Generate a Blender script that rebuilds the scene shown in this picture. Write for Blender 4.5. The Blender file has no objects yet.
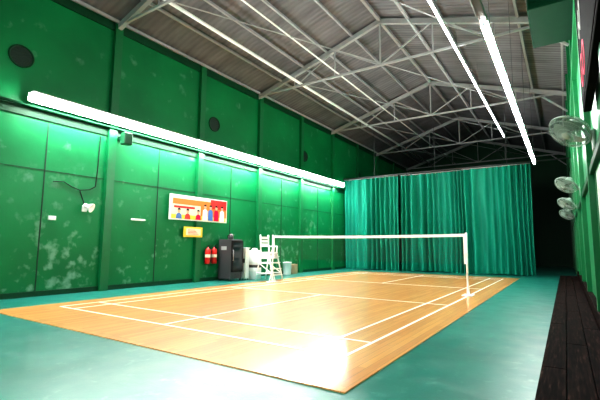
import bpy, math, random
from mathutils import Vector, Matrix
random.seed(4)
S=bpy.context.scene
COL=S.collection
# ---------------------------------------------------------------- materials
def mat(name,color,rough=0.5,metal=0.0,emit=None,estr=0,coat=0.0,noise=0.0,nscale=6,spec=0.5,bump=0.0):
    m=bpy.data.materials.new(name); m.use_nodes=True
    nt=m.node_tree; b=nt.nodes['Principled BSDF']
    b.inputs['Base Color'].default_value=(*color,1); b.inputs['Roughness'].default_value=rough
    b.inputs['Metallic'].default_value=metal; b.inputs['Coat Weight'].default_value=coat
    b.inputs['Coat Roughness'].default_value=0.12
    b.inputs['Specular IOR Level'].default_value=spec
    if emit: 
        b.inputs['Emission Color'].default_value=(*emit,1); b.inputs['Emission Strength'].default_value=estr
    tc=nt.nodes.new('ShaderNodeTexCoord'); n=nt.nodes.new('ShaderNodeTexNoise')
    n.inputs['Scale'].default_value=nscale; n.inputs['Detail'].default_value=6
    nt.links.new(tc.outputs['Object'],n.inputs['Vector'])
    mx=nt.nodes.new('ShaderNodeMix'); mx.data_type='RGBA'
    mx.inputs[6].default_value=(*[c*(1-noise) for c in color],1); mx.inputs[7].default_value=(*[min(1,c*(1+noise)) for c in color],1)
    nt.links.new(n.outputs['Fac'],mx.inputs[0]); nt.links.new(mx.outputs[2],b.inputs['Base Color'])
    if bump>0:
        bp=nt.nodes.new('ShaderNodeBump'); bp.inputs['Strength'].default_value=bump; bp.inputs['Distance'].default_value=0.02
        nt.links.new(n.outputs['Fac'],bp.inputs['Height']); nt.links.new(bp.outputs[0],b.inputs['Normal'])
    return m
def ramp(nt,fac,stops):
    r=nt.nodes.new('ShaderNodeValToRGB'); e=r.color_ramp.elements
    while len(e)<len(stops): e.new(0.5)
    for i,(p,c) in enumerate(stops): e[i].position=p; e[i].color=(*c,1) if len(c)==3 else c
    nt.links.new(fac,r.inputs[0]); return r.outputs[0]
def mixc(nt,fac,a,b,mode='MIX'):
    mx=nt.nodes.new('ShaderNodeMix'); mx.data_type='RGBA'; mx.blend_type=mode
    for i,s in ((0,fac),(6,a),(7,b)):
        if hasattr(s,'links') or hasattr(s,'is_linked'): nt.links.new(s,mx.inputs[i])
        else: mx.inputs[i].default_value= s if i==0 else (*s,1)
    return mx.outputs[2]
def noise(nt,vec,scale,detail=5,mapscale=None,loc=None):
    if mapscale or loc:
        mp=nt.nodes.new('ShaderNodeMapping')
        if mapscale: mp.inputs['Scale'].default_value=mapscale
        if loc: mp.inputs['Location'].default_value=loc
        nt.links.new(vec,mp.inputs['Vector']); vec=mp.outputs[0]
    n=nt.nodes.new('ShaderNodeTexNoise'); n.inputs['Scale'].default_value=scale; n.inputs['Detail'].default_value=detail
    nt.links.new(vec,n.inputs['Vector']); return n.outputs['Fac']
def mth(nt,op,a,b=None,clamp=False):
    m=nt.nodes.new('ShaderNodeMath'); m.operation=op; m.use_clamp=clamp
    for i,s in enumerate((a,b)):
        if s is None: continue
        if hasattr(s,'is_linked'): nt.links.new(s,m.inputs[i])
        else: m.inputs[i].default_value=s
    return m.outputs[0]

def wall_green():
    m=bpy.data.materials.new('green_wall_paint'); m.use_nodes=True; nt=m.node_tree; b=nt.nodes['Principled BSDF']
    tc=nt.nodes.new('ShaderNodeTexCoord').outputs['Object']
    c=ramp(nt,noise(nt,tc,0.7,6),[(0.3,(0.000,0.125,0.038)),(0.7,(0.000,0.185,0.056))])
    # scuffed, flaking patches near the bottom
    sx=nt.nodes.new('ShaderNodeSeparateXYZ'); nt.links.new(tc,sx.inputs[0]); z=sx.outputs[2]
    low=mth(nt,'MULTIPLY',mth(nt,'SUBTRACT',3.4,z),0.4,True)
    big=noise(nt,tc,0.55,2,None,(3.1,1.3,0.4))
    fine=noise(nt,tc,4.5,10)
    k=mth(nt,'MULTIPLY',big,fine)
    f1=mth(nt,'MULTIPLY',mth(nt,'SUBTRACT',k,0.315),10,True)
    f1=mth(nt,'MULTIPLY',f1,low)
    hi=noise(nt,tc,2.2,12,None,(9,4,2))
    f2=mth(nt,'MULTIPLY',mth(nt,'MULTIPLY',mth(nt,'SUBTRACT',hi,0.62),10,True),0.45)
    f=mth(nt,'MULTIPLY',mth(nt,'MAXIMUM',f1,f2),0.36)
    c=mixc(nt,f,c,(0.42,0.62,0.52))
    nt.links.new(c,b.inputs['Base Color']); b.inputs['Roughness'].default_value=0.4; b.inputs['Specular IOR Level'].default_value=0.3
    bp=nt.nodes.new('ShaderNodeBump'); bp.inputs['Strength'].default_value=0.2; bp.inputs['Distance'].default_value=0.02
    nt.links.new(fine,bp.inputs['Height']); nt.links.new(bp.outputs[0],b.inputs['Normal'])
    return m
def floor_green():
    m=bpy.data.materials.new('green_floor_paint'); m.use_nodes=True; nt=m.node_tree; b=nt.nodes['Principled BSDF']
    tc=nt.nodes.new('ShaderNodeTexCoord').outputs['Object']
    c=ramp(nt,noise(nt,tc,0.9,7),[(0.3,(0.001,0.135,0.105)),(0.7,(0.004,0.20,0.155))])
    sc=mth(nt,'MULTIPLY',mth(nt,'SUBTRACT',noise(nt,tc,7,12),0.60),5,True)
    c=mixc(nt,mth(nt,'MULTIPLY',sc,0.3),c,(0.35,0.62,0.56))
    nt.links.new(c,b.inputs['Base Color'])
    r=ramp(nt,noise(nt,tc,3,8),[(0.3,(0.30,)*3),(0.7,(0.42,)*3)]); nt.links.new(r,b.inputs['Roughness'])
    b.inputs['Specular IOR Level'].default_value=0.85
    bp=nt.nodes.new('ShaderNodeBump'); bp.inputs['Strength'].default_value=0.12; bp.inputs['Distance'].default_value=0.01
    nt.links.new(noise(nt,tc,40,6),bp.inputs['Height']); nt.links.new(bp.outputs[0],b.inputs['Normal'])
    return m
def wood_floor():
    m=bpy.data.materials.new('court_wood'); m.use_nodes=True; nt=m.node_tree; b=nt.nodes['Principled BSDF']
    tc=nt.nodes.new('ShaderNodeTexCoord').outputs['Object']
    mp=nt.nodes.new('ShaderNodeMapping'); mp.inputs['Rotation'].default_value=(0,0,math.radians(90)); nt.links.new(tc,mp.inputs['Vector'])
    br=nt.nodes.new('ShaderNodeTexBrick'); nt.links.new(mp.outputs[0],br.inputs['Vector'])
    br.inputs['Scale'].default_value=1; br.inputs['Brick Width'].default_value=1.6; br.inputs['Row Height'].default_value=0.09
    br.inputs['Mortar Size'].default_value=0.002; br.offset=0.37
    br.inputs['Color1'].default_value=(0.90,0.42,0.12,1); br.inputs['Color2'].default_value=(0.74,0.30,0.075,1); br.inputs['Mortar'].default_value=(0.38,0.16,0.05,1)
    g=ramp(nt,noise(nt,tc,3,8,(10,0.6,1)),[(0.25,(0.86,)*3),(0.75,(1.06,1.05,1.02))])
    c=mixc(nt,1.0,br.outputs['Color'],g,'MULTIPLY')
    nt.links.new(c,b.inputs['Base Color'])
    b.inputs['Roughness'].default_value=0.42; b.inputs['Specular IOR Level'].default_value=0.3
    b.inputs['Coat Weight'].default_value=0.75
    r=ramp(nt,noise(nt,tc,2.5,6),[(0.3,(0.10,)*3),(0.7,(0.15,)*3)]); nt.links.new(r,b.inputs['Coat Roughness'])
    return m
def roof_mat():
    m=bpy.data.materials.new('corrugated_roof'); m.use_nodes=True; nt=m.node_tree; b=nt.nodes['Principled BSDF']
    tc=nt.nodes.new('ShaderNodeTexCoord').outputs['Object']
    c=ramp(nt,noise(nt,tc,0.8,6,(1,3,1)),[(0.3,(0.10,0.095,0.108)),(0.7,(0.18,0.172,0.19))])
    w=nt.nodes.new('ShaderNodeTexWave'); w.bands_direction='Y'; w.inputs['Scale'].default_value=1.6; w.inputs['Distortion'].default_value=0
    nt.links.new(tc,w.inputs['Vector'])
    c=mixc(nt,1.0,c,ramp(nt,w.outputs['Fac'],[(0.0,(0.85,)*3),(0.6,(1,)*3)]),'MULTIPLY')
    nt.links.new(c,b.inputs['Base Color']); b.inputs['Roughness'].default_value=0.6; b.inputs['Metallic'].default_value=0.0
    bp=nt.nodes.new('ShaderNodeBump'); bp.inputs['Strength'].default_value=0.5; bp.inputs['Distance'].default_value=0.03
    nt.links.new(w.outputs['Fac'],bp.inputs['Height']); nt.links.new(bp.outputs[0],b.inputs['Normal'])
    return m
def curtain_mat():
    m=bpy.data.materials.new('curtain_fabric'); m.use_nodes=True; nt=m.node_tree; b=nt.nodes['Principled BSDF']
    tc=nt.nodes.new('ShaderNodeTexCoord').outputs['Object']
    c=ramp(nt,noise(nt,tc,1.2,5,(3,1,0.25)),[(0.3,(0.001,0.16,0.105)),(0.7,(0.003,0.27,0.18))])
    nt.links.new(c,b.inputs['Base Color']); b.inputs['Roughness'].default_value=0.6; b.inputs['Specular IOR Level'].default_value=0.2
    return m
def darkwood():
    m=bpy.data.materials.new('black_stained_wood'); m.use_nodes=True; nt=m.node_tree; b=nt.nodes['Principled BSDF']
    tc=nt.nodes.new('ShaderNodeTexCoord').outputs['Object']
    c=ramp(nt,noise(nt,tc,4,10,(12,0.8,6)),[(0.40,(0.003,0.002,0.002)),(0.60,(0.014,0.007,0.006)),(0.8,(0.07,0.035,0.03))])
    nt.links.new(c,b.inputs['Base Color']); b.inputs['Roughness'].default_value=0.8; b.inputs['Specular IOR Level'].default_value=0.03
    return m
M_WALL=wall_green(); M_FLOOR=floor_green(); M_WOOD=wood_floor(); M_ROOF=roof_mat(); M_CUR=curtain_mat(); M_DW=darkwood()
M_GRN=mat('green_trim_paint',(0.000,0.125,0.038),0.4,noise=0.15)
M_DGRN=mat('dark_green_paint',(0.001,0.045,0.017),0.5,noise=0.2,spec=0.25)
M_DUCT=mat('duct_green_paint',(0.000,0.022,0.009),0.6,noise=0.2,spec=0.1)
M_SEAM=mat('panel_seam',(0.0,0.03,0.014),0.7)
M_STEEL=mat('painted_steel',(0.33,0.33,0.34),0.4,noise=0.15)
M_PURL=mat('galvanised_purlin',(0.34,0.33,0.35),0.4,noise=0.15)
M_WHITE=mat('white_paint',(0.85,0.86,0.86),0.35,noise=0.05)
M_LINE=mat('court_line_paint',(0.95,0.93,0.88),0.3,noise=0.04)
M_TUBE=mat('fluorescent_tube',(1,1,1),0.4,emit=(1.0,1.0,0.97),estr=95)
M_TUBE2=mat('slim_tube',(1,1,1),0.4,emit=(1.0,1.0,1.0),estr=14)
M_HOUS=mat('lamp_housing',(0.75,0.78,0.77),0.4)
M_BLACK=mat('black_plastic',(0.012,0.012,0.014),0.6,spec=0.15)
M_BOARD=mat('scoreboard_black',(0.006,0.006,0.007),0.8,spec=0.02)
M_DK=mat('dark_grey_metal',(0.05,0.05,0.055),0.4)
M_GLASS=mat('fridge_glass',(0.02,0.03,0.035),0.06)
M_RED=mat('red_enamel',(0.62,0.012,0.01),0.3)
M_YEL=mat('yellow_print',(0.85,0.62,0.05),0.45)
M_ORG=mat('orange_print',(0.75,0.2,0.02),0.45)
M_CREAM=mat('cream_print',(0.85,0.78,0.6),0.45)
M_BLUE=mat('blue_print',(0.05,0.15,0.5),0.45)
M_SKIN=mat('skin_print',(0.7,0.4,0.25),0.45)
M_PINK=mat('pink_print',(0.65,0.01,0.06),0.6,spec=0.05)
M_DIG=mat('white_digits',(0.5,0.5,0.5),0.6,spec=0.05)
M_HOLE=mat('vent_dark',(0.004,0.02,0.012),0.6)
M_NETW=mat('net_tape',(0.92,0.92,0.92),0.5)
M_CORD=mat('net_cord',(0.05,0.04,0.035),0.7)
M_WPAN=mat('white_board_paint',(0.62,0.72,0.66),0.45,noise=0.15,nscale=2)
M_FAN=mat('fan_plastic',(0.25,0.33,0.29),0.4)
M_BRN=mat('cardboard',(0.45,0.33,0.2),0.7,noise=0.1)

# ---------------------------------------------------------------- mesh builder
class MB:
    def __init__(s): s.v=[];s.f=[];s.mi=[];s.ms=[];s.sm=[]
    def mid(s,m):
        if m not in s.ms: s.ms.append(m)
        return s.ms.index(m)
    def poly(s,pts,m,smooth=False):
        b=len(s.v); s.v+= [tuple(p) for p in pts]; s.f.append(tuple(range(b,b+len(pts)))); s.mi.append(s.mid(m)); s.sm.append(smooth)
    def box(s,x0,x1,y0,y1,z0,z1,m,T=None):
        b=len(s.v); P=[(x,y,z) for z in(z0,z1) for y in(y0,y1) for x in(x0,x1)]
        if T: P=[tuple(T@Vector(p)) for p in P]
        s.v+=P
        for q in((0,2,3,1),(4,5,7,6),(0,1,5,4),(2,6,7,3),(0,4,6,2),(1,3,7,5)):
            s.f.append(tuple(b+i for i in q)); s.mi.append(s.mid(m)); s.sm.append(False)
    def bbox(s,x0,x1,y0,y1,z0,z1,m,r=0.02,T=None):
        r=min(r,(x1-x0)/2.1,(y1-y0)/2.1,(z1-z0)/2.1)
        def ring(i,z): 
            a,b_,c,d=x0+i,x1-i,y0+i,y1-i
            return [(a+r,c,z),(b_-r,c,z),(b_,c+r,z),(b_,d-r,z),(b_-r,d,z),(a+r,d,z),(a,d-r,z),(a,c+r,z)]
        rs=[ring(r*0.6,z0),ring(0,z0+r),ring(0,z1-r),ring(r*0.6,z1)]
        b=len(s.v)
        for R in rs: s.v+=[tuple(T@Vector(p)) if T else p for p in R]
        k=s.mid(m)
        for j in range(3):
            for i in range(8):
                s.f.append((b+j*8+i,b+j*8+(i+1)%8,b+(j+1)*8+(i+1)%8,b+(j+1)*8+i)); s.mi.append(k); s.sm.append(False)
        s.f.append(tuple(b+i for i in reversed(range(8)))); s.f.append(tuple(b+24+i for i in range(8))); s.mi+= [k,k]; s.sm+=[False,False]
    def cyl(s,p,q,r,m,n=12,r2=None,cap=True):
        p=Vector(p);q=Vector(q); r2=r if r2 is None else r2
        d=(q-p).normalized(); a=d.orthogonal().normalized(); c=d.cross(a); b=len(s.v); k=s.mid(m)
        for P,R in((p,r),(q,r2)):
            for i in range(n):
                t=2*math.pi*i/n; s.v.append(tuple(P+a*R*math.cos(t)+c*R*math.sin(t)))
        for i in range(n):
            s.f.append((b+i,b+(i+1)%n,b+n+(i+1)%n,b+n+i)); s.mi.append(k); s.sm.append(n>6)
        if cap:
            s.f.append(tuple(b+i for i in reversed(range(n)))); s.f.append(tuple(b+n+i for i in range(n))); s.mi+=[k,k]; s.sm+=[False,False]
    def path(s,pts,r,m,n=8):
        for a,b in zip(pts[:-1],pts[1:]): s.cyl(a,b,r,m,n)
    def beam(s,p,q,w,h,m):
        p=Vector(p);q=Vector(q);d=(q-p).normalized()
        up=Vector((0,0,1)) if abs(d.z)<0.95 else Vector((1,0,0))
        a=d.cross(up).normalized(); c=a.cross(d).normalized(); b=len(s.v);k=s.mid(m)
        for P in(p,q):
            for i,j in((-1,-1),(1,-1),(1,1),(-1,1)): s.v.append(tuple(P+a*i*w/2+c*j*h/2))
        for f in((0,1,5,4),(1,2,6,5),(2,3,7,6),(3,0,4,7),(3,2,1,0),(4,5,6,7)):
            s.f.append(tuple(b+i for i in f)); s.mi.append(k); s.sm.append(False)
    def lathe(s,prof,m,T,n=20):
        b=len(s.v);k=s.mid(m)
        for r,z in prof:
            for i in range(n):
                t=2*math.pi*i/n; s.v.append(tuple(T@Vector((r*math.cos(t),r*math.sin(t),z))))
        for j in range(len(prof)-1):
            for i in range(n):
                s.f.append((b+j*n+i,b+j*n+(i+1)%n,b+(j+1)*n+(i+1)%n,b+(j+1)*n+i)); s.mi.append(k); s.sm.append(True)
    def torus(s,R,r,m,T,n=28,k2=6,z=0):
        b=len(s.v);k=s.mid(m)
        for i in range(n):
            t=2*math.pi*i/n
            for j in range(k2):
                u=2*math.pi*j/k2; rr=R+r*math.cos(u)
                s.v.append(tuple(T@Vector((rr*math.cos(t),rr*math.sin(t),z+r*math.sin(u)))))
        for i in range(n):
            for j in range(k2):
                s.f.append((b+i*k2+j,b+((i+1)%n)*k2+j,b+((i+1)%n)*k2+(j+1)%k2,b+i*k2+(j+1)%k2)); s.mi.append(k); s.sm.append(True)
    def make(s,name):
        me=bpy.data.meshes.new(name); me.from_pydata(s.v,[],s.f)
        for m in s.ms: me.materials.append(m)
        for p,i,sm in zip(me.polygons,s.mi,s.sm): p.material_index=i; p.use_smooth=sm
        me.update(); o=bpy.data.objects.new(name,me); COL.objects.link(o); return o

# ---------------------------------------------------------------- dimensions
XL,XR=-10.3,0.42; Y0,Y1=-6.0,31.2; HE=7.5; XM=(XL+XR)/2; HR=9.1
b=MB(); b.box(XL-0.2,XR+0.2,Y0-0.2,Y1+0.2,-0.2,0,M_FLOOR); b.make('floor')
b=MB(); b.box(XL-0.2,XL,Y0-0.2,Y1+0.2,0,HE,M_WALL); wl=b.make('wall_left')
b=MB(); b.box(XR,XR+0.2,Y0-0.2,Y1+0.2,0,HE,M_WALL); b.make('wall_right')
def gable(name,ya,yb,m):
    b=MB(); P=[(XL,0),(XR,0),(XR,HE),(XM,HR),(XL,HE)]
    b.poly([(x,ya,z) for x,z in P],m); b.poly([(x,yb,z) for x,z in reversed(P)],m)
    for i in range(5):
        (x0,z0),(x1,z1)=P[i],P[(i+1)%5]; b.poly([(x0,ya,z0),(x0,yb,z0),(x1,yb,z1),(x1,ya,z1)],m)
    b.make(name)
gable('wall_back',Y1,Y1+0.2,M_DGRN); gable('wall_front',Y0-0.2,Y0,M_GRN)
b=MB()
for xa,za,xb,zb in((XL-0.2,HE-0.06,XM,HR),(XM,HR,XR+0.2,HE-0.06)):
    t=0.08
    q=[(xa,Y0-.2,za),(xb,Y0-.2,zb),(xb,Y1+.2,zb),(xa,Y1+.2,za)]
    b.poly(q,M_ROOF); b.poly([(x,y,z+t) for x,y,z in reversed(q)],M_ROOF)
b.make('ceiling')

PY=[-0.3,2.9,6.1,9.3,12.5,15.6,18.7,21.8,24.9,28.0]
b=MB()
for y in PY:
    b.box(XL,XL+0.12,y-0.11,y+0.11,0,HE-0.02,M_GRN)
b.make('trim_1')
b=MB()
b.box(XL,XL+0.04,Y0,Y1,4.16,4.34,M_DGRN); b.box(XL,XL+0.06,Y0,Y1,4.34,4.37,M_DGRN)
b.box(XL,XL+0.05,Y0,Y1,7.2,7.42,M_DGRN)
b.cyl((XL+0.16,Y0,4.38),(XL+0.16,Y1,4.38),0.035,M_DGRN,10)
b.make('trim_2')
b=MB()
for y in [PY[i]+1.6 for i in range(len(PY))]:
    b.box(XL,XL+0.012,y-0.012,y+0.012,0.1,4.12,M_SEAM)
for y in PY: 
    b.box(XL,XL+0.016,y+0.12,y+0.14,0.1,7.2,M_SEAM)
b.box(XL,XL+0.010,Y0,Y1,2.95,2.965,M_SEAM)
b.make('trim_3')
b=MB(); b.box(XL,XL+0.03,Y0,Y1,0,0.12,M_DGRN); b.make('baseboard_left')
b=MB()
for y in PY: b.box(XR-0.08,XR,y+1.2,y+1.4,0.0,HE-0.05,M_GRN)
b.box(XR-0.1,XR,Y0,Y1,4.95,5.1,M_GRN); b.box(XR-0.06,XR,Y0,Y1,2.3,2.4,M_DGRN)
b.make('trim_4')

for y in (3.8,9.95,15.95,22.0):
    b=MB(); T=Matrix.Translation((XL,y,5.53))@Matrix.Rotation(math.pi/2,4,'Y')
    b.torus(0.25,0.022,M_DGRN,T,32,8,z=0.015); b.lathe([(0.0,0.006),(0.25,0.006)],M_HOLE,T,32)
    for k in range(-3,4):
        w=math.sqrt(max(0,0.24**2-(k*0.065)**2)); b.box(XL+0.004,XL+0.02,y-w,y+w,5.53+k*0.065-0.006,5.53+k*0.065+0.006,M_HOLE)
    b.make('round_wall_vent')

# ---------------------------------------------------------------- court
WX0,WX1,WY0,WY1=-8.68,-1.58,3.08,18.3
b=MB(); b.box(WX0,WX1,WY0,WY1,0,0.012,M_WOOD); b.make('wooden_court_floor')
CX0,CX1=-8.18,-2.08; CY0,CY1=4.05,17.45; NY=(CY0+CY1)/2; L=0.045
b=MB(); zz0,zz1=0.012,0.015
def hl(y,xa=CX0,xb=CX1): b.box(xa,xb,y-L/2,y+L/2,zz0,zz1,M_LINE)
def vl(x,ya=CY0,yb=CY1): b.box(x-L/2,x+L/2,ya,yb,zz0,zz1+0.0005,M_LINE)
for y in(CY0,CY1,CY0+0.76,CY1-0.76,NY-1.98,NY+1.98): hl(y)
for x in(CX0,CX1,CX0+0.46,CX1-0.46): vl(x)
xc=(CX0+CX1)/2; vl(xc,CY0,NY-1.98); vl(xc,NY+1.98,CY1)
b.make('court_line_markings')

# ---------------------------------------------------------------- net
b=MB()
zf=0.0155
for x in(CX0,CX1):
    b.cyl((x,NY,zf),(x,NY,1.56),0.026,M_WHITE,14)
    b.lathe([(0.0,1.58),(0.02,1.575),(0.027,1.56)],M_WHITE,Matrix.Translation((x,NY,0)),14)
    b.bbox(x-0.12,x+0.12,NY-0.2,NY+0.2,zf,zf+0.03,M_WHITE,0.01)
    b.beam((x,NY-0.16,zf+0.03),(x,NY,0.42),0.02,0.02,M_WHITE); b.beam((x,NY+0.16,zf+0.03),(x,NY,0.42),0.02,0.02,M_WHITE)
    b.bbox(x-0.03,x+0.03,NY-0.05,NY+0.01,0.98,1.08,M_HOUS,0.01)
n=30
def top(x):
    t=(x-CX0)/(CX1-CX0); return 1.55-0.026*4*t*(1-t)
xs=[CX0+0.02+(CX1-CX0-0.04)*i/n for i in range(n+1)]
for a,c in zip(xs[:-1],xs[1:]):
    za,zc=top(a),top(c)
    for dy in(-0.004,0.004):
        b.poly([(a,NY+dy,za-0.075),(c,NY+dy,zc-0.075),(c,NY+dy,zc),(a,NY+dy,za)],M_NETW)
for x in(CX0+0.05,CX1-0.05): b.box(x-0.02,x+0.02,NY-0.003,NY+0.003,0.79,1.48,M_NETW)
x=CX0+0.08
while x<CX1-0.06:
    b.box(x-0.0009,x+0.0009,NY-0.001,NY+0.001,0.79,top(x)-0.07,M_CORD); x+=0.04
z=0.79
while z<1.47: b.box(CX0+0.06,CX1-0.06,NY-0.001,NY+0.001,z-0.0009,z+0.0009,M_CORD); z+=0.04
b.make('badminton_net')

# ---------------------------------------------------------------- curtain
def curtain(name,xa,xb,yc,seed,zt=4.88):
    random.seed(seed); b=MB(); N=int((xb-xa)/0.022); R=14
    ph=0; P=[]
    for i in range(N+1):
        t=i/N; x=xa+(xb-xa)*t
        ph+= (0.022*2*math.pi/0.25)*(1+0.35*math.sin(x*1.7+seed)+0.25*math.sin(x*4.3))
        am=0.12*(1+0.45*math.sin(x*2.3+1+seed))
        P.append((x,ph,am))
    k=b.mid(M_CUR)
    for j in range(R+1):
        z=0.03+(zt-0.03)*j/R; s=j/R
        for x,ph_,am in P:
            a=am*(0.6+0.4*(1-s))*1.2
            y=yc+a*math.sin(ph_+0.25*math.sin(z*1.1+x))+0.03*math.sin(x*9+z*2)
            b.v.append((x+0.02*math.sin(z*0.9+x*3)*(1-s),y,z+(0.02*math.sin(x*2) if j==0 else 0)))
    W=N+1
    for j in range(R):
        for i in range(N):
            b.f.append((j*W+i,j*W+i+1,(j+1)*W+i+1,(j+1)*W+i)); b.mi.append(k); b.sm.append(True)
    b.cyl((xa,yc,zt+0.03),(xb,yc,zt+0.03),0.022,M_STEEL,8)
    x=xa+0.1
    while x<xb: b.torus(0.035,0.006,M_STEEL,Matrix.Translation((x,yc,zt+0.015))@Matrix.Rotation(math.pi/2,4,'Y'),10,4); x+=0.25
    return b.make(name)
curtain('divider_curtain',-10.22,-7.1,20.0,1)
curtain('divider_curtain',-7.05,-3.9,20.12,2.2)
curtain('divider_curtain',-3.95,-1.1,20.0,3.7)
b=MB(); b.cyl((XL,20.0,4.98),(XR,20.0,4.98),0.03,M_DK,8)
for x in(-8.4,-5.2,-2.0): b.cyl((x,20.0,4.98),(x,20.0,HE+0.4),0.012,M_DK,6)
b.make('curtain_rail')

# ---------------------------------------------------------------- roof structure
def zr(x): return HE-0.06+(HR-HE+0.06)*(1-abs(x-XM)/(XM-XL))
for y in (-0.1,6.1,12.4,18.6,24.8,30.9):
    b=MB(); zt=HE-0.12
    b.beam((XL,y,zr(XL)-0.14),(XM,y,zr(XM)-0.14),0.12,0.16,M_STEEL); b.beam((XM,y,zr(XM)-0.14),(XR,y,zr(XR)-0.14),0.12,0.16,M_STEEL)
    b.beam((XL,y,zt),(XR,y,zt),0.06,0.07,M_STEEL)
    b.beam((XM,y,zt),(XM,y,zr(XM)-0.16),0.05,0.05,M_STEEL)
    hw=XM-XL
    for s in(-1,1):
        for (xa,xb) in((0,0.33),(0.66,0.33),):
            b.beam((XM+s*xa*hw,y,zt),(XM+s*xb*hw,y,zr(XM+s*xb*hw)-0.16),0.045,0.045,M_STEEL)
        b.beam((XM+s*0.33*hw,y,zt),(XM+s*0.33*hw,y,zr(XM+s*0.33*hw)-0.16),0.04,0.04,M_STEEL)
        b.beam((XM+s*0.66*hw,y,zt),(XM+s*0.66*hw,y,zr(XM+s*0.66*hw)-0.16),0.04,0.04,M_STEEL)
    b.beam((XR-0.05,y,6.6),(XR-0.9,y,zt),0.06,0.06,M_STEEL)
    b.make('roof_truss')
b=MB()
for i in range(1,6):
    for s in(-1,1):
        x=XM+s*(XM-XL)*i/5.0*0.97; b.box(x-0.03,x+0.03,Y0,Y1,zr(x)-0.10,zr(x)-0.02,M_PURL)
b.box(XM-0.05,XM+0.05,Y0,Y1,zr(XM)-0.14,zr(XM)-0.04,M_PURL)
b.make('roof_purlins')
b=MB()
for x,r,m in((-8.2,0.05,M_WHITE),(-6.55,0.025,M_WHITE),(-3.3,0.02,M_STEEL)):
    b.cyl((x,Y0+0.01,HE-0.05),(x,Y1-0.01,HE-0.05),r,m,8)
ys=[-0.1,6.1,12.4,18.6,24.8,30.9]
for a,c in zip(ys[:-1],ys[1:]):
    b.cyl((-8.2,a,HE-0.05),(-4.94,c,HE-0.05),0.018,M_STEEL,6); b.cyl((-4.94,a,HE-0.05),(-1.7,c,HE-0.05),0.018,M_STEEL,6)
b.make('roof_bracing_pipes')

# ---------------------------------------------------------------- lights
def tube_row(name,x,z,ya,yb,tm=M_TUBE,r=0.035,wallx=None,w=0.11):
    b=MB(); l=1.2; y=ya; k=0
    while y<yb-0.3:
        e=min(y+l,yb)
        b.bbox(x-w,x+w,y+0.002,e-0.002,z+r+0.01,z+r+0.05,M_HOUS,0.012)
        if wallx is not None: b.box(x-r-0.03,x-r-0.01,y+0.002,e-0.002,z-r*0.7,z+r+0.05,M_HOUS)
        b.cyl((x,y+0.006,z),(x,e-0.006,z),r,tm,14)
        for yy in(y+0.001,e-0.006): b.box(x-0.02,x+0.02,yy,yy+0.005,z-0.02,z+r+0.03,M_HOUS)
        if wallx is not None:
            b.beam((wallx+0.005,y+0.6,z+r+0.07),(x,y+0.6,z+r+0.07),0.03,0.04,M_DGRN)
        elif k%3==0:
            b.cyl((x,y+0.6,z+r+0.05),(x,y+0.6,zr(x)-0.08),0.006,M_DK,6)
        y=e; k+=1
    return b.make(name)
tube_row('fluorescent_light_row',-9.9,4.5,3.9,19.2,r=0.09,wallx=XL,w=0.12)
tube_row('fluorescent_light_row',-0.83,4.5,6.2,17.8,r=0.045,w=0.055)
tube_row('fluorescent_light_row',-9.9,4.5,-5.5,1.5,r=0.09,wallx=XL,w=0.12)  # unseen row behind the camera, added as fill light for the near floor
tube_row('fluorescent_light_row',-0.83,4.5,-5.5,1.0,r=0.05,w=0.06)  # right-hand counterpart, also out of view and added for fill
tube_row('slim_light_row',-2.45,7.2,1.0,24.0,M_TUBE2,0.026,w=0.03)
b=MB(); b.bbox(-0.89,-0.77,1.1,6.15,4.52,4.58,M_DK,0.015)
for y in(1.6,4.2): b.cyl((-0.83,y,4.57),(-0.83,y,zr(-0.83)-0.08),0.006,M_DK,6)
b.make('cable_tray')

# ---------------------------------------------------------------- right side
b=MB()
for i,(x0,x1) in enumerate(((-0.25,-0.055),(-0.05,0.135),(0.14,0.32))):
    y=Y0+0.1
    while y<19.5:
        e=y+2.6+0.3*i; b.bbox(x0,x1,y,min(e,19.6)-0.01,0.07,0.11,M_DW,0.006); y=e
b.box(-0.235,-0.2,Y0+0.1,19.5,0,0.07,M_DW); b.box(0.25,0.285,Y0+0.1,19.5,0,0.07,M_DW)
b.make('slatted_timber_bench_step')
b=MB(); b.box(0.33,XR,Y0+0.1,19.6,0,0.30,M_DW); b.make('baseboard_right')
b=MB(); b.bbox(XR-0.05,XR-0.005,2.0,6.2,0.55,2.15,M_WPAN,0.01)
for y in(2.0,3.4,4.8,6.17): b.box(XR-0.06,XR-0.05,y-0.02,y+0.03,0.55,2.15,M_GRN)
b.make('white_wall_board')
# scoreboard
b=MB(); b.bbox(0.29,0.38,3.0,6.2,2.95,4.9,M_BOARD,0.01); b.box(0.284,0.29,3.05,6.15,3.0,3.03,M_BOARD); b.box(0.284,0.29,6.12,6.15,3.0,4.85,M_BOARD)
b.box(0.38,XR-0.002,3.8,4.0,3.2,4.2,M_DK); b.box(0.38,XR-0.002,5.5,5.7,3.2,4.2,M_DK)
sb=b.make('scoreboard')
def text(s,y,z,size,m,parent,x,rot=-90,name='lettering'):
    cu=bpy.data.curves.new(name,'FONT'); cu.body=s; cu.size=size; cu.extrude=0.002
    cu.materials.append(m); o=bpy.data.objects.new(name,cu); COL.objects.link(o)
    o.rotation_euler=(math.pi/2,0,math.radians(rot)); o.location=(x,y,z); o.parent=parent; return o
text('GO',5.95,3.15,0.55,M_PINK,sb,0.286); text('60',5.85,3.75,0.5,M_DIG,sb,0.286,name='digits')
# green duct box
b=MB(); b.bbox(-0.33,XR-0.002,7.6,9.2,5.3,6.3,M_DUCT,0.02); b.box(-0.27,0.3,7.585,7.605,5.4,6.2,M_DUCT)
for i in range(6): b.box(-0.22,0.25,7.57,7.59,5.48+i*0.1,5.52+i*0.1,M_SEAM)
b.make('ventilation_duct_box')
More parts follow.
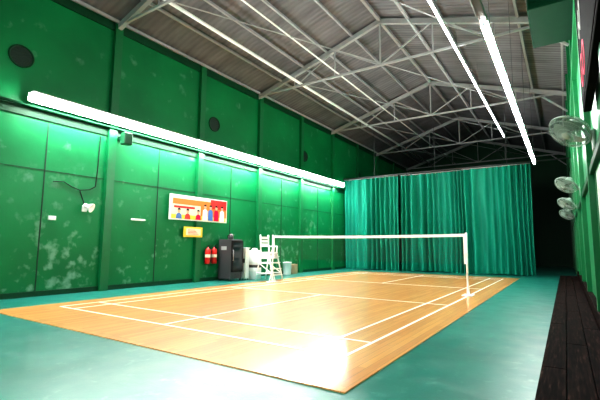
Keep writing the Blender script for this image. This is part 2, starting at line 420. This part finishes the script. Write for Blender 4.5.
# wall fans
def fan(xf,y,z,R=0.27):
    b=MB(); c=Vector((xf,y,z)); d=Vector((-0.50,-0.45,-0.75)).normalized()
    T=Matrix.Translation(c)@d.to_track_quat('Z','Y').to_matrix().to_4x4()
    b.bbox(XR-0.04,XR,y-0.08,y+0.08,z-0.3,z-0.02,M_FAN,0.01)
    b.path([(XR-0.03,y,z-0.15),(XR-0.10,y+0.04,z-0.02),tuple(c-d*0.16)],0.02,M_FAN)
    b.lathe([(0.0,-0.24),(0.05,-0.235),(0.085,-0.2),(0.095,-0.13),(0.08,-0.08),(0.0,-0.07)],M_FAN,T,20)
    for zz,rr in((0,R),(-0.06,R*0.9),(0.06,R*0.9),(0.075,R*0.7),(0.085,R*0.45),(-0.075,R*0.65),(0.088,R*0.25)):
        b.torus(rr,0.010 if rr==R else 0.003,M_FAN,T,30,5,z=zz)
    for i in range(48):
        t=2*math.pi*i/48; u=Vector((math.cos(t),math.sin(t),0))
        pts=[T@(u*rr+Vector((0,0,zz))) for rr,zz in((0.06,0.09),(R*0.7,0.075),(R*0.9,0.055),(R,0))]
        b.path(pts,0.0028,M_FAN,4)
        pts=[T@(u*rr+Vector((0,0,zz))) for rr,zz in((0.08,-0.08),(R*0.7,-0.072),(R*0.9,-0.055),(R,0))]
        b.path(pts,0.0028,M_FAN,4)
    b.lathe([(0.0,0.095),(0.06,0.093),(0.065,0.085),(0.0,0.083)],M_FAN,T,16)
    b.cyl(T@Vector((0,0,-0.07)),T@Vector((0,0,0.04)),0.03,M_DK,12)
    for i in range(3):
        a0=2*math.pi*i/3; G=6
        for j in range(G):
            a1=a0+j*0.2; a2=a1+0.2; z1=-0.03+0.06*j/G; z2=-0.03+0.06*(j+1)/G
            b.poly([T@Vector((r*math.cos(a),r*math.sin(a),zq)) for r,a,zq in((0.03,a1,z1),(R*0.82,a1,z1),(R*0.82,a2,z2),(0.03,a2,z2))],M_FAN,True)
    return b.make('wall_fan')
for xf,y,z in((0.14,6.6,2.82),(0.1,12.4,2.84),(0.1,15.8,2.66),(0.1,19.3,2.55)): fan(xf,y,z)

# ---------------------------------------------------------------- left wall objects
b=MB(); ya,yb,za,zb=8.05,10.55,2.0,2.80; x=XL+0.17
def rect(y0_,y1_,z0_,z1_,m,dx): b.box(x,x+dx,y0_,y1_,z0_,z1_,m)
b.box(XL+0.125,x,ya,yb,za,zb,M_WHITE)
rect(ya+0.03,yb-0.03,za+0.03,zb-0.03,M_CREAM,0.002)
rect(ya+0.1,ya+1.3,zb-0.30,zb-0.12,M_ORG,0.004); rect(ya+0.15,ya+1.0,zb-0.42,zb-0.35,M_RED,0.004)
rect(ya+0.06,yb-0.06,za+0.04,za+0.17,M_YEL,0.0045)
rect(ya+1.25,yb-0.03,za+0.17,zb-0.12,M_ORG,0.003)
rect(ya+1.7,yb-0.03,za+0.45,zb-0.03,M_RED,0.004)
for i,(yy,cm) in enumerate(((ya+1.45,M_WHITE),(ya+1.70,M_BLUE),(ya+1.97,M_PINK),(ya+2.25,M_WHITE),(ya+1.15,M_PINK),(ya+0.35,M_BLUE),(ya+0.7,M_RED))):
    h=0.42 if i<4 else 0.22
    b.poly([(x+0.009,yy-0.12,za+0.04),(x+0.009,yy+0.12,za+0.04),(x+0.009,yy+0.10,za+h-0.05),(x+0.009,yy+0.04,za+h),(x+0.009,yy-0.04,za+h),(x+0.009,yy-0.10,za+h-0.05)],cm)
    b.poly([(x+0.010,yy+0.06*math.cos(t*math.pi/6),za+h+0.07+0.075*math.sin(t*math.pi/6)) for t in range(12)],M_SKIN)
    b.poly([(x+0.011,yy+0.065*math.cos(t*math.pi/6),za+h+0.10+0.06*math.sin(t*math.pi/6)) for t in range(7)],M_BLACK)
b.make('advertising_banner')
b=MB(); b.box(XL+0.125,XL+0.165,8.65,9.42,1.47,1.80,M_YEL); b.box(XL+0.165,XL+0.169,8.73,9.34,1.53,1.74,M_CREAM)
for i in range(4): b.box(XL+0.169,XL+0.171,8.8,9.25-0.05*i,1.56+i*0.045,1.575+i*0.045,M_RED)
b.make('framed_notice_sign')
def ext(y):
    b=MB(); xx=XL+0.14; T=Matrix.Translation((xx,y,0.58))
    b.lathe([(0.0,0),(0.08,0.0),(0.095,0.02),(0.095,0.44),(0.08,0.50),(0.035,0.53),(0.03,0.56),(0.0,0.56)],M_RED,T,20)
    b.lathe([(0.097,0.22),(0.0975,0.32)],M_CREAM,T,20)
    b.cyl((xx,y,1.13),(xx,y,1.18),0.022,M_DK); b.beam((xx-0.02,y,1.18),(xx+0.13,y,1.23),0.02,0.012,M_BLACK); b.beam((xx-0.02,y,1.17),(xx+0.11,y,1.16),0.02,0.012,M_BLACK)
    b.path([(xx,y+0.02,1.16),(xx+0.04,y+0.11,1.1),(xx+0.05,y+0.12,0.9),(xx+0.05,y+0.11,0.75)],0.012,M_BLACK)
    b.cyl((xx+0.05,y+0.11,0.76),(xx+0.05,y+0.11,0.66),0.013,M_BLACK,10,0.026)
    b.box(XL,xx-0.06,y-0.05,y+0.05,0.95,1.0,M_DK); b.box(XL,xx-0.06,y-0.05,y+0.05,0.65,0.7,M_DK)
    b.make('fire_extinguisher')
ext(9.72); ext(10.02)
b=MB(); fx0,fx1,fy0,fy1=-10.2,-9.6,10.25,10.85
b.bbox(fx0,fx1,fy0,fy1,0.06,1.42,M_DK,0.02)
b.bbox(fx1,fx1+0.05,fy0+0.01,fy1-0.01,0.3,1.38,M_BLACK,0.01); b.box(fx1+0.05,fx1+0.055,fy0+0.08,fy1-0.08,0.38,1.30,M_GLASS)
b.cyl((fx1+0.08,fy0+0.05,0.7),(fx1+0.08,fy0+0.05,1.05),0.012,M_STEEL)
for z_ in(0.7,1.05): b.cyl((fx1+0.05,fy0+0.05,z_),(fx1+0.08,fy0+0.05,z_),0.01,M_STEEL)
for i in range(5): b.box(fx1,fx1+0.012,fy0+0.08,fy1-0.08,0.10+i*0.035,0.115+i*0.035,M_DK)
for a in(fx0+0.06,fx1-0.06):
    for c in(fy0+0.06,fy1-0.06): b.cyl((a,c,0),(a,c,0.07),0.025,M_DK)
b.box(fx0+0.15,fx1-0.2,fy0-0.004,fy0,1.05,1.18,M_STEEL)
b.make('beverage_fridge')
b=MB(); T=Matrix.Translation((-9.85,10.5,1.42))
b.lathe([(0,0),(0.09,0.0),(0.1,0.02),(0.085,0.14),(0.05,0.19),(0,0.2)],M_DK,T,18); b.cyl((-9.85,10.5,1.61),(-9.85,10.5,1.66),0.015,M_BLACK)
b.path([(-9.85,10.42,1.58),(-9.85,10.34,1.55),(-9.85,10.35,1.46)],0.012,M_BLACK); b.cyl((-9.85,10.58,1.53),(-9.85,10.66,1.6),0.02,M_DK,10,0.012)
b.make('electric_kettle')
b=MB(); b.bbox(-9.80,-9.50,10.92,11.12,0.05,1.10,M_WHITE,0.02); b.bbox(-9.82,-9.48,10.90,11.14,1.10,1.14,M_HOUS,0.01)
b.box(-9.76,-9.54,10.914,10.92,0.6,0.75,M_DK)
for a in(-9.76,-9.54):
    for c in(10.96,11.08): b.cyl((a,c,0),(a,c,0.06),0.02,M_DK)
b.make('white_storage_cabinet')
b=MB(); T=Matrix.Translation((-9.58,11.5,0))
b.lathe([(0,0),(0.23,0),(0.245,0.02),(0.25,0.3),(0.256,0.31),(0.25,0.32),(0.25,0.62),(0.256,0.63),(0.25,0.64),(0.25,0.95),(0.22,1.02),(0.10,1.06),(0.10,1.12),(0.0,1.12)],M_WHITE,T,28)
b.lathe([(0.2505,0.42),(0.2505,0.52)],M_DK,T,28); b.make('water_drum')
# umpire chair
b=MB(); ux,uy=-8.86,11.45
def leg(p,q): b.cyl(p,q,0.026,M_WHITE,10)
seat=0.95; top_=1.6
for s in(-1,1):
    yy=uy+s*0.28; yt=uy+s*0.23
    leg((ux+0.40,yy,0),(ux+0.16,yt,seat)); leg((ux-0.38,yy,0),(ux-0.2,yt,seat)); leg((ux-0.2,yt,seat),(ux-0.24,yt,top_))
    leg((ux+0.16,yt,seat),(ux+0.16,yt,seat+0.24)); leg((ux+0.18,yt,seat+0.24),(ux-0.23,yt,seat+0.24))
    leg((ux+0.34,yy,0.25),(ux-0.33,yy,0.25)); leg((ux+0.25,yy-s*0.02,0.6),(ux-0.26,yy-s*0.02,0.6))
    b.beam((ux+0.34,yy,0.25),(ux-0.26,yy-s*0.02,0.6),0.03,0.03,M_WHITE)
    b.box(ux-0.2,ux+0.16,yt-0.008,yt+0.008,seat-0.2,seat,M_WHITE)
for i in range(4):
    z_=0.2+i*0.21; x_=ux+0.40-0.24*z_/seat
    b.bbox(x_-0.06,x_+0.06,uy-0.27,uy+0.27,z_-0.015,z_+0.015,M_WHITE,0.006)
b.bbox(ux-0.22,ux+0.2,uy-0.25,uy+0.25,seat,seat+0.04,M_WHITE,0.012)
for z_ in(seat+0.3,seat+0.42,seat+0.54): b.box(ux-0.24,ux-0.215,uy-0.23,uy+0.23,z_-0.045,z_+0.045,M_WHITE)
leg((ux-0.34,uy-0.28,0.2),(ux-0.34,uy+0.28,0.2)); leg((ux-0.27,uy-0.26,0.6),(ux-0.27,uy+0.26,0.6))
b.make('umpire_chair')
b=MB(); T=Matrix.Translation((-9.95,14.1,0))
b.lathe([(0,0),(0.15,0.0),(0.16,0.02),(0.19,0.5),(0.205,0.5),(0.205,0.53),(0.18,0.53),(0.17,0.45),(0.14,0.03),(0,0.03)],M_WHITE,T,20); b.make('waste_bin')
b=MB(); b.bbox(-10.2,-9.9,14.45,14.85,0,0.42,M_BRN,0.01); b.box(-10.06,-10.03,14.45,14.85,0.42,0.424,M_CREAM); b.make('cardboard_box')
b=MB(); sy,sz=5.5,2.14
b.bbox(XL,XL+0.04,sy-0.06,sy+0.06,sz-0.1,sz+0.06,M_HOUS,0.01)
b.cyl((XL+0.03,sy,sz),(XL+0.16,sy,sz+0.03),0.018,M_HOUS)
T=Matrix.Translation((XL+0.2,sy,sz+0.02))@Vector((0.75,0.5,-0.35)).normalized().to_track_quat('Z','Y').to_matrix().to_4x4()
b.lathe([(0,-0.12),(0.05,-0.11),(0.06,-0.02),(0.11,0.07),(0.12,0.1),(0.105,0.1),(0.09,0.06),(0,0.04)],M_WHITE,T,20)
b.make('wall_spotlight')
b=MB(); b.path([(XL+0.02,4.7,2.72),(XL+0.02,4.95,2.74),(XL+0.02,5.15,2.64),(XL+0.02,5.35,2.58),(XL+0.02,5.6,2.62),(XL+0.02,5.75,2.72),(XL+0.02,5.78,3.2),(XL+0.02,5.8,4.1)],0.012,M_BLACK,6)
b.path([(XL+0.02,5.35,2.58),(XL+0.02,5.42,2.4),(XL+0.02,5.5,2.2)],0.012,M_BLACK,6); b.make('electrical_cable')
b=MB(); b.bbox(XL,XL+0.05,4.65,4.82,1.78,1.88,M_WHITE,0.01)
for k in(4.69,4.75): b.box(XL+0.05,XL+0.056,k,k+0.035,1.8,1.86,M_HOUS)
b.make('socket_box')
b=MB(); b.bbox(XL,XL+0.03,6.85,7.3,1.9,1.95,M_HOUS,0.008); b.cyl((XL+0.02,6.9,1.92),(XL+0.12,6.9,1.92),0.01,M_HOUS); b.cyl((XL+0.02,7.25,1.92),(XL+0.12,7.25,1.92),0.01,M_HOUS)
b.make('wall_hook_rail')
b=MB(); b.bbox(XL+0.2,XL+0.42,6.25,6.5,3.95,4.28,M_DGRN,0.02); b.box(XL,XL+0.2,6.3,6.4,4.1,4.2,M_DGRN)
b.make('lamp_ballast_box')

# ---------------------------------------------------------------- world + camera
w=bpy.data.worlds.new('World'); S.world=w; w.use_nodes=True
w.node_tree.nodes['Background'].inputs[0].default_value=(0.6,0.7,0.75,1); w.node_tree.nodes['Background'].inputs[1].default_value=0.3
cd=bpy.data.cameras.new('camera'); cam=bpy.data.objects.new('camera',cd); COL.objects.link(cam)
cd.lens=24; cd.sensor_width=36; cd.clip_start=0.02
cam.matrix_world=Matrix.Translation((0,0,1.2))@Matrix.Rotation(math.radians(33.45),4,'Z')@Matrix.Rotation(math.radians(96.6),4,'X')@Matrix.Rotation(math.radians(0.46),4,'Z')
S.camera=cam
S.view_settings.view_transform='Standard'; S.view_settings.exposure=0.45
try: S.view_settings.look='Medium High Contrast'
except Exception as e: print('look',e)
